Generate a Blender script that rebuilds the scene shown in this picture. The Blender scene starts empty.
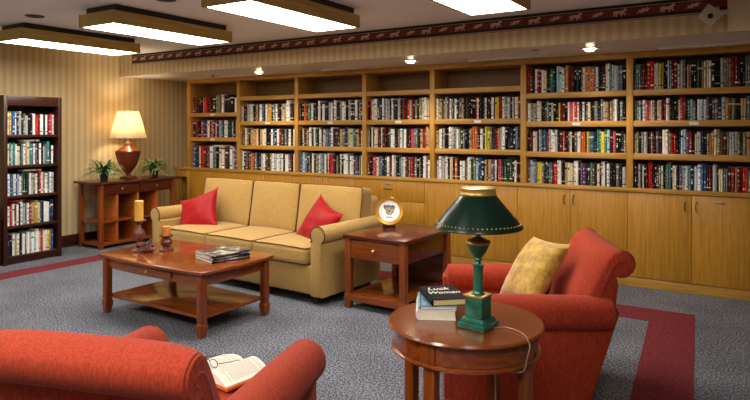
import bpy, bmesh, math, random
from mathutils import Vector, Matrix, Euler
random.seed(7)
PI = math.pi
sc = bpy.context.scene
COL = sc.collection

# ------------------------------------------------------------------ materials
def lin(c):
    return tuple(((x/255)/12.92 if x/255 <= .04045 else ((x/255+.055)/1.055)**2.4) for x in c) + (1.0,)

def base_mat(name, rough=.6, metal=0.0, spec=.5):
    m = bpy.data.materials.new(name); m.use_nodes = True
    nt = m.node_tree; b = nt.nodes['Principled BSDF']
    b.inputs['Roughness'].default_value = rough
    b.inputs['Metallic'].default_value = metal
    b.inputs['Specular IOR Level'].default_value = spec
    return m, nt, b

def coords(nt, scale=(1, 1, 1), kind='Object', rot=(0, 0, 0)):
    tc = nt.nodes.new('ShaderNodeTexCoord'); mp = nt.nodes.new('ShaderNodeMapping')
    nt.links.new(tc.outputs[kind], mp.inputs['Vector'])
    mp.inputs['Scale'].default_value = scale
    mp.inputs['Rotation'].default_value = rot
    return mp.outputs['Vector']

def ramp(nt, fac, stops):
    r = nt.nodes.new('ShaderNodeValToRGB')
    e = r.color_ramp.elements
    while len(e) > 1: e.remove(e[-1])
    e[0].position = stops[0][0]; e[0].color = stops[0][1]
    for p, c in stops[1:]:
        x = e.new(p); x.color = c
    nt.links.new(fac, r.inputs['Fac'])
    return r.outputs['Color']

def noise(nt, vec, scale, detail=3, rough=.5, dist=0):
    n = nt.nodes.new('ShaderNodeTexNoise')
    n.inputs['Scale'].default_value = scale; n.inputs['Detail'].default_value = detail
    n.inputs['Roughness'].default_value = rough; n.inputs['Distortion'].default_value = dist
    nt.links.new(vec, n.inputs['Vector'])
    return n.outputs['Fac']

def bump(nt, b, h, strength=.3, dist=.01):
    n = nt.nodes.new('ShaderNodeBump'); n.inputs['Strength'].default_value = strength
    n.inputs['Distance'].default_value = dist
    nt.links.new(h, n.inputs['Height']); nt.links.new(n.outputs['Normal'], b.inputs['Normal'])

def plain(name, c, rough=.6, metal=0, spec=.5, var=.08, nscale=18):
    m, nt, b = base_mat(name, rough, metal, spec)
    l = lin(c); v = coords(nt)
    lo = tuple(x*(1-var) for x in l[:3])+(1,); hi = tuple(min(1, x*(1+var)) for x in l[:3])+(1,)
    nt.links.new(ramp(nt, noise(nt, v, nscale), [(.3, lo), (.7, hi)]), b.inputs['Base Color'])
    return m

def wood(name, dark, light, axis='x', rough=.35, spec=.5, fine=1.0, coat=0.0):
    m, nt, b = base_mat(name, rough, 0, spec)
    s = {'x': (1.2, 22, 22), 'y': (22, 1.2, 22), 'z': (22, 22, 1.2)}[axis]
    v = coords(nt, tuple(q*fine for q in s))
    f = noise(nt, v, 2.2, 6, .62, .35)
    nt.links.new(ramp(nt, f, [(.28, lin(dark)), (.5, lin(tuple((a+c)/2 for a, c in zip(dark, light)))), (.74, lin(light))]), b.inputs['Base Color'])
    bump(nt, b, f, .05, .004)
    b.inputs['Coat Weight'].default_value = coat
    b.inputs['Coat Roughness'].default_value = .12
    return m

def fabric(name, dark, light, scale=260, rough=.9, stretch=(1, 1, 1), strength=.35, sheen=.2):
    m, nt, b = base_mat(name, rough, 0, .2)
    v = coords(nt, stretch)
    f = noise(nt, v, scale, 2, .6)
    g = noise(nt, v, scale*.42, 3, .6)
    mx = nt.nodes.new('ShaderNodeMath'); mx.operation = 'ADD'
    nt.links.new(f, mx.inputs[0]); nt.links.new(g, mx.inputs[1])
    mh = nt.nodes.new('ShaderNodeMath'); mh.operation = 'MULTIPLY'; mh.inputs[1].default_value = .5
    nt.links.new(mx.outputs[0], mh.inputs[0])
    nt.links.new(ramp(nt, mh.outputs[0], [(.36, lin(dark)), (.64, lin(light))]), b.inputs['Base Color'])
    bump(nt, b, mh.outputs[0], strength, .004)
    b.inputs['Sheen Weight'].default_value = sheen
    b.inputs['Sheen Roughness'].default_value = .5
    return m

def emit(name, c, s):
    m, nt, b = base_mat(name, .6)
    b.inputs['Base Color'].default_value = lin(c)
    b.inputs['Emission Color'].default_value = lin(c)
    b.inputs['Emission Strength'].default_value = s
    return m

M = {}
M['oak_x'] = wood('oak_rail', (160, 114, 38), (206, 158, 76), 'x', .38)
M['oak_z'] = wood('oak_upright', (160, 114, 38), (206, 158, 76), 'z', .38)
M['oak_door'] = wood('oak_door', (158, 108, 24), (198, 146, 52), 'z', .4, fine=1.0)
M['oak_back_shaded'] = wood('oak_back_shaded', (96, 64, 26), (126, 88, 40), 'x', .55)  # oak darkened: shade behind and above the books put into the colour
M['mahog_x'] = wood('mahogany_x', (98, 42, 11), (152, 76, 24), 'x', .2, fine=1.2, coat=.5)
M['mahog_z'] = wood('mahogany_z', (98, 42, 11), (152, 76, 24), 'z', .3, fine=1.2, coat=.2)
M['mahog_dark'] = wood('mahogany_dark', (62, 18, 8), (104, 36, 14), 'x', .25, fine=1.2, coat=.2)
M['mahog_lit'] = wood('mahogany_lit', (150, 70, 20), (200, 108, 40), 'x', .3, fine=1.2, coat=.2)  # paler mahogany: light falling on the console dividers put into the colour
M['black_wood'] = wood('espresso_wood', (40, 17, 8), (68, 31, 14), 'z', .35)
M['fix_wood'] = wood('fixture_wood', (158, 132, 60), (204, 178, 104), 'y', .45)
M['diffuser'] = emit('light_diffuser', (255, 248, 236), 20.0)
M['bulb'] = emit('warm_bulb', (255, 226, 170), 12.0)
M['downlight'] = emit('downlight_glow', (255, 236, 200), 24.0)
M['black'] = plain('black_plastic', (14, 13, 13), .4)
M['metal'] = plain('brushed_metal', (170, 165, 155), .3, .9)
M['brass'] = plain('aged_brass', (206, 168, 88), .34, .6)
M['dark_metal'] = plain('dark_wire', (60, 48, 36), .35, .8)
M['matte_black'] = plain('matte_black_jacket', (6, 6, 7), .75, 0, .15)
M['white'] = plain('white_paint', (225, 222, 214), .5)
M['offwhite'] = plain('offwhite_paint', (196, 188, 170), .5)
M['ceiling'] = plain('ceiling_paint', (236, 239, 243), .85, var=.03, nscale=3)
M['soffit'] = plain('soffit_paint', (206, 188, 156), .45, var=.04, nscale=3)
M['soffit_under'] = plain('soffit_underside_paint', (226, 221, 214), .3, var=.05, nscale=2.5)
M['sofa'] = fabric('gold_weave', (142, 108, 50), (202, 165, 97), 300, .9)
M['piping'] = fabric('brown_piping', (74, 34, 20), (96, 46, 26), 200, .8)
M['chair'] = fabric('rust_weave', (132, 40, 20), (176, 64, 37), 260, .85, (1, 1, .3), .35, .05)
M['chair_pipe'] = fabric('rust_piping', (132, 38, 22), (160, 54, 32), 200, .8)
M['red_silk'] = fabric('red_silk', (138, 6, 12), (170, 12, 20), 60, .5, sheen=.05, strength=.15)
M['gold_velvet'] = fabric('gold_velvet', (146, 110, 28), (204, 164, 66), 34, .55, sheen=.5, strength=.2)
M['paper'] = plain('page_paper', (238, 232, 216), .8, var=.05, nscale=90)
M['paper_y'] = plain('yellowed_paper', (232, 206, 146), .8, var=.05, nscale=90)
M['ink'] = plain('ink_grey', (168, 165, 156), .8)
M['wax_y'] = plain('yellow_wax', (222, 170, 76), .5, var=.08)
M['wax_o'] = plain('orange_wax', (206, 132, 60), .5, var=.08)
M['green_metal'] = plain('green_tole', (52, 116, 98), .28, .45, var=.3, nscale=30)
M['green_shade'] = plain('dark_green_tole', (8, 42, 32), .28, .2, var=.2)
M['gold'] = plain('gilt', (206, 150, 54), .3, .6)
M['porcelain'] = plain('porcelain', (238, 238, 240), .2, var=.01)
M['emblem_dark'] = plain('emblem_grey', (92, 92, 86), .5)
M['emblem_tan'] = plain('emblem_tan', (176, 164, 124), .5)
M['pot'] = plain('black_pot', (20, 24, 30), .35)
M['soil'] = plain('soil', (40, 28, 18), .95, var=.4, nscale=80)
M['base_dark'] = plain('baseboard_paint', (58, 26, 14), .4)
M['red_dark'] = plain('frieze_maroon', (112, 34, 30), .7)
M['frieze_black'] = plain('frieze_black', (24, 18, 16), .7)
M['frieze_tan'] = plain('frieze_tan', (196, 170, 140), .7)
M['cable'] = plain('clear_brown_cable', (150, 120, 90), .3)
M['steel_glass'] = plain('spectacle_metal', (70, 70, 74), .25, .8)

def mk_glass():
    m, nt, b = base_mat('lens_glass', .02); b.inputs['Transmission Weight'].default_value = 1
    b.inputs['IOR'].default_value = 1.3; b.inputs['Base Color'].default_value = (1, 1, 1, 1); return m
M['glass'] = mk_glass()

def mk_leaf():
    m, nt, b = base_mat('spider_plant_leaf', .45)
    v = coords(nt); f = noise(nt, v, 30, 2)
    nt.links.new(ramp(nt, f, [(.3, lin((30, 66, 26))), (.52, lin((74, 116, 60))), (.68, lin((178, 196, 146)))]), b.inputs['Base Color'])
    return m
M['leaf'] = mk_leaf()

def mk_shade():
    m, nt, b = base_mat('cream_pleated_shade', .8)
    b.inputs['Base Color'].default_value = lin((250, 236, 204))
    out = nt.nodes['Material Output']
    tr = nt.nodes.new('ShaderNodeBsdfTranslucent'); tr.inputs['Color'].default_value = lin((252, 236, 200))
    mx = nt.nodes.new('ShaderNodeMixShader'); mx.inputs[0].default_value = .55
    nt.links.new(b.outputs[0], mx.inputs[1]); nt.links.new(tr.outputs[0], mx.inputs[2]); nt.links.new(mx.outputs[0], out.inputs['Surface'])
    return m
M['shade'] = mk_shade()

def mk_urn():
    m, nt, b = base_mat('crackled_red_brown', .3)
    v = coords(nt)
    vo = nt.nodes.new('ShaderNodeTexVoronoi'); vo.feature = 'DISTANCE_TO_EDGE'; vo.inputs['Scale'].default_value = 45
    nt.links.new(v, vo.inputs['Vector'])
    nt.links.new(ramp(nt, vo.outputs['Distance'], [(0, lin((50, 16, 8))), (.12, lin((112, 44, 20))), (.5, lin((136, 60, 28)))]), b.inputs['Base Color'])
    return m
M['urn'] = mk_urn()

def mk_carved():
    m, nt, b = base_mat('carved_dark_red', .3)
    v = coords(nt)
    f = noise(nt, v, 85, 3, .6, 1)
    nt.links.new(ramp(nt, f, [(.38, lin((38, 12, 12))), (.5, lin((104, 34, 28))), (.80, lin((190, 140, 120)))]), b.inputs['Base Color'])
    bump(nt, b, f, .5, .006)
    return m
M['carved'] = mk_carved()

def mk_carpet(name, a, c, d, sc_=230):
    m, nt, b = base_mat(name, .95, 0, .1)
    v = coords(nt)
    f = noise(nt, v, sc_*.36, 2, .75)
    g = noise(nt, v, 2.2, 3, .5)
    mx = nt.nodes.new('ShaderNodeMath'); mx.operation = 'MULTIPLY_ADD'
    mx.inputs[1].default_value = .12; nt.links.new(g, mx.inputs[0]); nt.links.new(f, mx.inputs[2])
    nt.links.new(ramp(nt, mx.outputs[0], [(.40, lin(a)), (.55, lin(c)), (.70, lin(d))]), b.inputs['Base Color'])
    bump(nt, b, f, .5, .006)
    return m
M['carpet'] = mk_carpet('speckled_grey_carpet', (42, 43, 51), (84, 86, 95), (154, 157, 167))
M['carpet_red'] = mk_carpet('maroon_carpet', (92, 34, 40), (110, 44, 50), (126, 56, 62))

def mk_wall(name, axis):
    m, nt, b = base_mat(name, .75, 0, .3)
    v = coords(nt)
    sp = nt.nodes.new('ShaderNodeSeparateXYZ'); nt.links.new(v, sp.inputs[0])
    ma = nt.nodes.new('ShaderNodeMath'); ma.operation = 'MULTIPLY'; ma.inputs[1].default_value = 2*PI/.085
    nt.links.new(sp.outputs[axis], ma.inputs[0])
    si = nt.nodes.new('ShaderNodeMath'); si.operation = 'SINE'; nt.links.new(ma.outputs[0], si.inputs[0])
    mb = nt.nodes.new('ShaderNodeMath'); mb.operation = 'MULTIPLY_ADD'; mb.inputs[1].default_value = .5; mb.inputs[2].default_value = .5
    nt.links.new(si.outputs[0], mb.inputs[0])
    nt.links.new(ramp(nt, mb.outputs[0], [(.2, lin((188, 166, 124))), (.5, lin((194, 173, 132))), (.8, lin((203, 184, 145)))]), b.inputs['Base Color'])
    return m
M['paper_y_wall'] = mk_wall('striped_wallpaper_side', 'Y')
M['paper_x_wall'] = mk_wall('striped_wallpaper_front', 'X')

# book cover colours
BC = {'k': (8, 8, 10), 'K': (30, 30, 35), 'w': (236, 235, 231), 'i': (218, 208, 176), 'g': (112, 114, 116), 'l': (176, 178, 178),
      'r': (186, 34, 34), 'R': (124, 28, 28), 'm': (74, 30, 30), 'p': (192, 66, 86), 'o': (208, 104, 44), 'y': (222, 200, 70),
      'Y': (182, 142, 62), 'e': (126, 124, 92), 'n': (28, 66, 50), 't': (48, 128, 122), 's': (88, 116, 134), 'b': (40, 90, 150),
      'B': (30, 38, 84), 'c': (172, 206, 220), 'v': (104, 86, 110), 'V': (92, 54, 130), 'u': (96, 62, 44), 'a': (186, 158, 122)}
BN = {'k': 'black', 'K': 'charcoal', 'w': 'white', 'i': 'ivory', 'g': 'grey', 'l': 'light grey', 'r': 'bright red', 'R': 'dark red',
      'm': 'maroon', 'p': 'pink', 'o': 'orange', 'y': 'yellow', 'Y': 'ochre', 'e': 'olive grey', 'n': 'dark green', 't': 'teal',
      's': 'steel blue', 'b': 'blue', 'B': 'navy', 'c': 'pale blue', 'v': 'dusky violet', 'V': 'purple', 'u': 'brown', 'a': 'tan'}
BM = {k: plain('book_cover_'+BN[k].replace(' ', '_'), c, .6, 0, .2, var=.12, nscale=6) for k, c in BC.items()}
DARK = set('kKrRmpnstbBvVuogeY')

# ------------------------------------------------------------------ mesh builder
class MB:
    def __init__(s): s.bm = bmesh.new(); s.mats = []
    def mi(s, m):
        m = M[m] if isinstance(m, str) else m
        if m not in s.mats: s.mats.append(m)
        return s.mats.index(m)
    def absorb(s, t, mat, mtx=None):
        idx = s.mi(mat); vm = {}
        for v in t.verts:
            co = (mtx @ v.co) if mtx is not None else v.co
            vm[v] = s.bm.verts.new(co)
        for f in t.faces:
            try:
                nf = s.bm.faces.new([vm[v] for v in f.verts]); nf.material_index = idx
            except ValueError: pass
        t.free()
    def box(s, lo, hi, mat, bev=0.0, mtx=None, seg=2):
        t = bmesh.new(); bmesh.ops.create_cube(t, size=1)
        for v in t.verts:
            v.co = Vector([lo[i]+(v.co[i]+.5)*(hi[i]-lo[i]) for i in range(3)])
        if bev > 0: bmesh.ops.bevel(t, geom=t.edges[:], offset=bev, segments=seg, affect='EDGES', profile=.5)
        s.absorb(t, mat, mtx); return s
    def lathe(s, prof, mat, c=(0, 0, 0), n=32, mtx=None, rip=0, ripn=0, sq=0, caps=True):
        t = bmesh.new(); rings = []
        for r, z in prof:
            ring = []
            for k in range(n):
                a = 2*PI*k/n
                rr = r*(1+rip*math.cos(ripn*a))
                if sq:
                    rr = r/((abs(math.cos(a))**sq+abs(math.sin(a))**sq)**(1/sq))
                ring.append(t.verts.new((c[0]+rr*math.cos(a), c[1]+rr*math.sin(a), c[2]+z)))
            rings.append(ring)
        for a, b in zip(rings, rings[1:]):
            for k in range(n): t.faces.new((a[k], a[(k+1) % n], b[(k+1) % n], b[k]))
        if caps:
            if prof[0][0] > 1e-5: t.faces.new(rings[0][::-1])
            if prof[-1][0] > 1e-5: t.faces.new(rings[-1])
        bmesh.ops.recalc_face_normals(t, faces=t.faces[:])
        s.absorb(t, mat, mtx); return s
    def tube(s, pts, r, mat, n=8, closed=False, mtx=None):
        t = bmesh.new(); pts = [Vector(p) for p in pts]; N = len(pts); rings = []
        up = Vector((0, 0, 1)); prev = None
        for i, p in enumerate(pts):
            if closed: d = (pts[(i+1) % N]-pts[i-1]).normalized()
            else: d = (pts[min(i+1, N-1)]-pts[max(i-1, 0)]).normalized()
            if prev is None:
                u = d.cross(up)
                if u.length < .05: u = d.cross(Vector((1, 0, 0)))
            else:
                u = prev-d*prev.dot(d)
                if u.length < 1e-4: u = d.cross(up)
            u.normalize(); prev = u; w = d.cross(u)
            rr = r[i] if isinstance(r, (list, tuple)) else r
            rings.append([t.verts.new(p+u*math.cos(2*PI*k/n)*rr+w*math.sin(2*PI*k/n)*rr) for k in range(n)])
        for i in range(N if closed else N-1):
            a, b = rings[i], rings[(i+1) % N]
            for k in range(n): t.faces.new((a[k], a[(k+1) % n], b[(k+1) % n], b[k]))
        if not closed: t.faces.new(rings[0][::-1]); t.faces.new(rings[-1])
        bmesh.ops.recalc_face_normals(t, faces=t.faces[:])
        s.absorb(t, mat, mtx); return s
    def prism(s, poly, axis, lo, hi, mat, bev=0, mtx=None, seg=3):
        # poly: 2-D points; axis 'x' -> (y,z) polygon swept along x, 'y' -> (x,z), 'z' -> (x,y)
        t = bmesh.new()
        def P(a, b, c): return {'x': (c, a, b), 'y': (a, c, b), 'z': (a, b, c)}[axis]
        A = [t.verts.new(P(a, b, lo)) for a, b in poly]; B = [t.verts.new(P(a, b, hi)) for a, b in poly]
        fa = t.faces.new(A); fb = t.faces.new(B[::-1]); n = len(poly)
        for k in range(n): t.faces.new((A[k], B[k], B[(k+1) % n], A[(k+1) % n]))
        bmesh.ops.recalc_face_normals(t, faces=t.faces[:])
        if bev > 0:
            es = list(set(fa.edges[:])|set(fb.edges[:]))
            bmesh.ops.bevel(t, geom=es, offset=bev, segments=seg, affect='EDGES', profile=.5)
        s.absorb(t, mat, mtx); return s
    def sphere(s, c, r, mat, n=12, sc_=(1, 1, 1), mtx=None):
        t = bmesh.new(); bmesh.ops.create_uvsphere(t, u_segments=n, v_segments=max(6, n//2+2), radius=r)
        for v in t.verts: v.co = Vector((v.co.x*sc_[0]+c[0], v.co.y*sc_[1]+c[1], v.co.z*sc_[2]+c[2]))
        s.absorb(t, mat, mtx); return s
    def cushion(s, size, mat, r=.05, puff=.03, n=10, mtx=None, puff_ax=2, puff_lo=None):
        # soft box centred at the origin
        t = bmesh.new(); bmesh.ops.create_cube(t, size=2)
        bmesh.ops.subdivide_edges(t, edges=t.edges[:], cuts=n, use_grid_fill=True)
        h = [q/2 for q in size]; r = min(r, min(h)*.98)
        o = [i for i in range(3) if i != puff_ax]
        for v in t.verts:
            q = v.co.copy()
            # concentrate samples near edges
            q = Vector([math.copysign(1-(1-abs(a))**1.35, a) for a in q])
            p = Vector([q[i]*h[i] for i in range(3)])
            inner = Vector([max(-(h[i]-r), min(h[i]-r, p[i])) for i in range(3)])
            d = p-inner
            if d.length > 1e-7:
                m_ = max(abs(d[0]), abs(d[1]), abs(d[2])); p = inner+d.normalized()*m_ if m_ > 0 else p
            w = (1-q[o[0]]**2)*(1-q[o[1]]**2)
            pf = puff if q[puff_ax] > 0 or puff_lo is None else puff_lo
            p[puff_ax] += math.copysign(pf*w*min(1, abs(q[puff_ax])*1.0), q[puff_ax])
            v.co = p
        s.absorb(t, mat, mtx); return s
    def pillow(s, a, b, th, mat, n=22, mtx=None, seed=0, pinch=.10):
        t = bmesh.new(); rnd = random.Random(seed)
        ph = [rnd.uniform(0, 6) for _ in range(6)]
        grids = []
        for side in (1, -1):
            g = []
            for i in range(n+1):
                row = []
                for j in range(n+1):
                    u = -1+2*i/n; v = -1+2*j/n
                    x = u*a/2*(1-pinch*(1-v*v)*abs(u)); y = v*b/2*(1-pinch*(1-u*u)*abs(v))
                    e = ((1-abs(u)**2.4)*(1-abs(v)**2.4))
                    z = side*th/2*max(0, e)**.55
                    wr = .006*math.sin(5*u+2*v+ph[0])*e+.003*math.sin(11*v-4*u+ph[1])*e+.0015*math.sin(19*u+11*v+ph[2])*e
                    z += wr
                    if side < 0 and (i in (0, n) or j in (0, n)): row.append(grids[0][i][j])
                    else: row.append(t.verts.new((x, y, z)))
                g.append(row)
            grids.append(g)
            for i in range(n):
                for j in range(n):
                    f = (g[i][j], g[i+1][j], g[i+1][j+1], g[i][j+1])
                    t.faces.new(f if side > 0 else f[::-1])
        s.absorb(t, mat, mtx); return s
    def build(s, name, parent=None, ang=38, smooth=True, loc=None):
        me = bpy.data.meshes.new(name)
        bmesh.ops.remove_doubles(s.bm, verts=s.bm.verts[:], dist=1e-6) if len(s.bm.verts) < 60000 else None
        if smooth:
            for f in s.bm.faces: f.smooth = True
            ca = math.radians(ang)
            for e in s.bm.edges:
                if len(e.link_faces) == 2:
                    if e.calc_face_angle(0) > ca: e.smooth = False
        s.bm.to_mesh(me); s.bm.free()
        for m in s.mats: me.materials.append(m)
        o = bpy.data.objects.new(name, me); COL.objects.link(o)
        if parent: o.parent = parent
        if loc: o.location = loc
        return o

def tag(o, label, cat, group=None):
    o['label'] = label; o['category'] = cat
    if group: o['group'] = group
    return o
def thing(name, label, cat, loc=(0, 0, 0), rz=0, group=None):
    o = bpy.data.objects.new(name, None); COL.objects.link(o); o.empty_display_size = .05
    o.location = loc; o.rotation_euler = (0, 0, rz)
    return tag(o, label, cat, group)
def struct(o): o['kind'] = 'structure'; return o
def copy_tree(o, parent=None):
    c = o.copy(); COL.objects.link(c)
    if parent: c.parent = parent
    for ch in list(o.children): copy_tree(ch, c)
    return c

def smooth_pts(P, k=5):
    P = [Vector(p) for p in P]; out = []
    for i in range(len(P)-1):
        a, b, c, d = P[max(i-1, 0)], P[i], P[i+1], P[min(i+2, len(P)-1)]
        for j in range(k):
            t = j/k
            out.append(.5*((2*b)+(-a+c)*t+(2*a-5*b+4*c-d)*t*t+(-a+3*b-3*c+d)*t**3))
    out.append(P[-1]); return out
def arc(cx, cy, r, a0, a1, n):
    return [(cx+r*math.cos(math.radians(a0+(a1-a0)*k/n)), cy+r*math.sin(math.radians(a0+(a1-a0)*k/n))) for k in range(n+1)]

# ------------------------------------------------------------------ the room
XL, XR, YB, YF, ZC = -7.52, 2.6, 6.72, -2.6, 2.53
FY = 6.28       # face of the built-in shelving
struct(MB().box((XL-.1, YF-.1, -.1), (XR+.1, YB+.1, 0), 'carpet').build('floor'))
struct(MB().box((XL-.1, YF-.1, ZC), (XR+.1, YB+.1, ZC+.1), 'ceiling').build('ceiling'))
struct(MB().box((XL-.1, YF, 0), (XL, YB, ZC), 'paper_y_wall').build('wall_left'))
struct(MB().box((XR, YF, 0), (XR+.1, YB, ZC), 'paper_y_wall').build('wall_right'))
struct(MB().box((XL-.1, YB, 0), (XR+.1, YB+.1, ZC), 'paper_x_wall').build('wall_back'))
struct(MB().box((XL-.1, YF-.1, 0), (XR+.1, YF, ZC), 'paper_x_wall').build('wall_front'))
struct(MB().box((XL, -2.6, 0), (XL+.022, 6.0, .15), 'base_dark', .004).build('baseboard_left'))
# soffit over the shelving: papered face, painted underside
SY = 5.35
m = MB()
m.box((XL, SY, 2.246), (XR, YB, 2.5299), 'soffit_under')
struct(m.build('trim_1'))
struct(MB().box((XL, SY-.012, 2.24), (-.186, SY, 2.5299), 'paper_x_wall').build('trim_2'))
struct(MB().box((-.186, SY-.06, 2.235), (XR, SY, 2.5299), 'soffit', .004).build('trim_3'))
# frieze border with running animals
fr = MB()
FX0, FX1 = -7.24, -.19
fy = SY-.012
fr.box((FX0, fy-.003, 2.395), (FX1, fy, 2.528), 'frieze_black')
fr.box((FX0, fy-.004, 2.434), (FX1, fy-.001, 2.490), 'red_dark')
fr.box((FX0, fy-.0045, 2.399), (FX1, fy-.001, 2.406), 'frieze_tan')
fr.box((FX0, fy-.0045, 2.500), (FX1, fy-.001, 2.504), 'frieze_tan')
horse = [(-.055, -.005), (-.05, .012), (-.03, .016), (.01, .014), (.028, .022), (.034, .034), (.046, .030), (.058, .018), (.050, .012),
         (.040, .012), (.036, -.002), (.046, -.012), (.040, -.028), (.034, -.012), (.022, -.008), (.014, -.028), (.006, -.028), (.008, -.008),
         (-.018, -.006), (-.024, -.028), (-.034, -.028), (-.030, -.010), (-.042, -.018), (-.052, -.028), (-.056, -.022), (-.044, -.006)]
leafp = [(-.055, -.020), (-.03, -.004), (-.04, .008), (-.012, .006), (-.006, .022), (.012, .012), (.03, .026), (.034, .014), (.056, .020),
         (.04, .004), (.03, -.008), (.01, -.004), (-.01, -.018), (-.028, -.012)]
k = 0; x = -7.186
while x < -.27:
    poly = horse if k % 2 else leafp
    fr.prism([(x+a, 2.463+b*1.05) for a, b in poly], 'y', fy-.0055, fy-.003, 'frieze_tan')
    x += .178; k += 1
struct(fr.build('trim_4', smooth=False))
# maroon carpet inlay running as a ring round the seating group
m = MB()
def poly_slab(mb, pts, z0, z1, mat): mb.prism(pts, 'z', z0, z1, mat)
poly_slab(m, [(-6.70, 5.56), (-.426, 5.575), (-.30, 3.85), (-.22, 1.0), (-.52, 1.0), (-.60, 3.65), (-.72, 5.215), (-6.42, 5.215)], 0, .003, 'carpet_red')
poly_slab(m, [(-6.70, 5.56), (-6.42, 5.215), (-6.42, 1.0), (-6.70, 1.0)], 0, .003, 'carpet_red')
struct(m.build('trim_5', smooth=False))

# ------------------------------------------------------------------ ceiling fixtures
def fixture(x0, y0, label):
    W_, L_ = .475, 1.325
    t = thing('ceiling_light', label, 'ceiling light', (x0, y0, 2.37), 0, 'wood-framed fluorescent ceiling boxes')
    f = MB(); b = .022
    f.box((0, 0, 0), (b, L_, .108), 'fix_wood', .002).box((W_-b, 0, 0), (W_, L_, .108), 'fix_wood', .002)
    f.box((b, 0, 0), (W_-b, b, .108), 'fix_wood', .002).box((b, L_-b, 0), (W_-b, L_, .108), 'fix_wood', .002)
    f.box((b, b, .095), (W_-b, L_-b, .107), 'fix_wood')
    f.build('frame', t)
    d = MB().box((b, b, .004), (W_-b, L_-b, .012), 'diffuser').build('diffuser', t)
    d['label'] = 'glowing white diffuser'
    m = MB().box((.05, .04, .107), (W_-.02, L_-.06, .1599), 'black').build('mounting_box', t)
    m['label'] = 'black mounting box'
    return t
fixture(-6.40, 3.15, 'wood-framed ceiling light box nearest the left wall, above the dark bookcase')
fixture(-4.895, 3.08, 'wood-framed ceiling light box second from the left wall')
fixture(-3.345, 3.03, 'wood-framed ceiling light box cut by top edge, above the coffee table')
fixture(-1.865, 3.03, 'wood-framed ceiling light box furthest right, mostly out of frame')
for n_, x0 in enumerate((-6.40, -4.895, -3.345, -1.865, -.35)):  # unseen row added to light the faces turned towards the camera
    fixture(x0, -.35, 'unseen ceiling light box added in the row behind, '+['by the left wall', 'second from left wall', 'middle of the row', 'fourth from left wall', 'right end of the row'][n_])

# recessed downlights, diffusers, sprinklers under the soffit
ZS = 2.24
def downlight(x, y, label):
    t = thing('downlight', label, 'downlight', (x, y, 2.246), 0, 'recessed downlights under the soffit')
    MB().lathe([(.045, -.002), (.085, -.010), (.095, -.006), (.097, 0), (.045, 0)], 'white', n=28, caps=False).build('trim_ring', t)
    b = MB().lathe([(0, -.030), (.03, -.026), (.046, -.012), (.048, -.001)], 'downlight', n=20).build('bulb', t)
    b['label'] = 'glowing white bulb'
    l = bpy.data.lights.new('downlight_beam', 'SPOT'); l.energy = 48; l.color = (1, .82, .58); l.spot_size = 2.2; l.spot_blend = .8; l.shadow_soft_size = .04
    lo = bpy.data.objects.new('downlight_beam', l); COL.objects.link(lo); lo.parent = t; lo.location = (0, 0, -.04)
downlight(-5.39, 5.84, 'small glowing downlight in soffit above the left shelves')
downlight(-3.157, 5.78, 'small glowing downlight in soffit above middle shelves')
downlight(-1.294, 5.78, 'small glowing downlight in soffit above the right shelves')
for (x0, x1, lab) in ((-6.34, -5.70, 'thin pale linear vent in soffit beside the left downlight'), (-4.54, -3.80, 'thin pale linear vent in soffit between left and middle downlights'),
                      (-2.6, -1.78, 'thin pale linear vent in soffit between middle and right downlights'), (-.76, .0, 'thin pale linear vent in soffit at the far right')):
    t = thing('ceiling_vent', lab, 'vent', (x0, 6.02, 2.246), 0, 'linear vents under the soffit')
    MB().box((0, 0, -.020), (x1-x0, .08, 0), 'white', .003).build('frame', t)
    MB().box((.02, .02, -.023), (x1-x0-.02, .05, -.012), 'offwhite').build('grille', t)
for (x, y, lab) in ((-6.24, 5.86, 'small chrome fire sprinkler in soffit near the left end'), (-1.74, 5.60, 'small chrome fire sprinkler in soffit left of the right downlight')):
    t = thing('fire_sprinkler', lab, 'sprinkler', (x, y, 2.246))
    MB().lathe([(0, -.006), (.035, -.004), (.04, 0)], 'metal', n=20).build('escutcheon', t)
    MB().lathe([(.008, -.034), (.009, -.006)], 'metal', n=10).lathe([(0, -.044), (.02, -.040), (.02, -.036), (0, -.034)], 'metal', n=14).tube([(.012, 0, -.006), (.018, 0, -.02), (.008, 0, -.036)], .0025, 'metal').tube([(-.012, 0, -.006), (-.018, 0, -.02), (-.008, 0, -.036)], .0025, 'metal').build('sprinkler_head', t)
for (x, y, lab) in ((-5.53, 3.06, 'small dark round ceiling speaker left of the second light box'), (-3.95, 3.22, 'dark round ceiling fitting between second and third light boxes')):
    t = thing('ceiling_sensor', lab, 'ceiling fitting', (x, y, 2.53))
    MB().lathe([(.05, -.012), (.075, -.008), (.08, 0)], 'black', n=24).build('housing', t)
    MB().lathe([(0, -.016), (.04, -.015), (.048, -.010)], 'dark_metal', n=20).build('grille', t)

# tilted white motion detector on the soffit corner
t = thing('security_sensor', 'white square security sensor tilted on a bracket at soffit corner', 'sensor', (-.30, SY-.012, 2.375))
mt = Matrix.Translation((0, -.115, -.015)) @ Euler((math.radians(18), math.radians(38), math.radians(18))).to_matrix().to_4x4()
MB().box((-.062, -.03, -.062), (.062, .03, .062), 'offwhite', .008, mt).build('housing', t)
MB().lathe([(0, .0), (.010, -.004), (.016, -.012), (.02, -.014)], 'dark_metal', n=16, mtx=mt @ Matrix.Translation((0, -.044, 0)) @ Matrix.Rotation(-PI/2, 4, 'X')).build('lens', t)
MB().box((.02, -.085, -.02), (.06, 0, .05), 'offwhite', .004).box((.045, -.05, -.005), (.13, -.0, .03), 'offwhite', .004).build('bracket', t)

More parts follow.
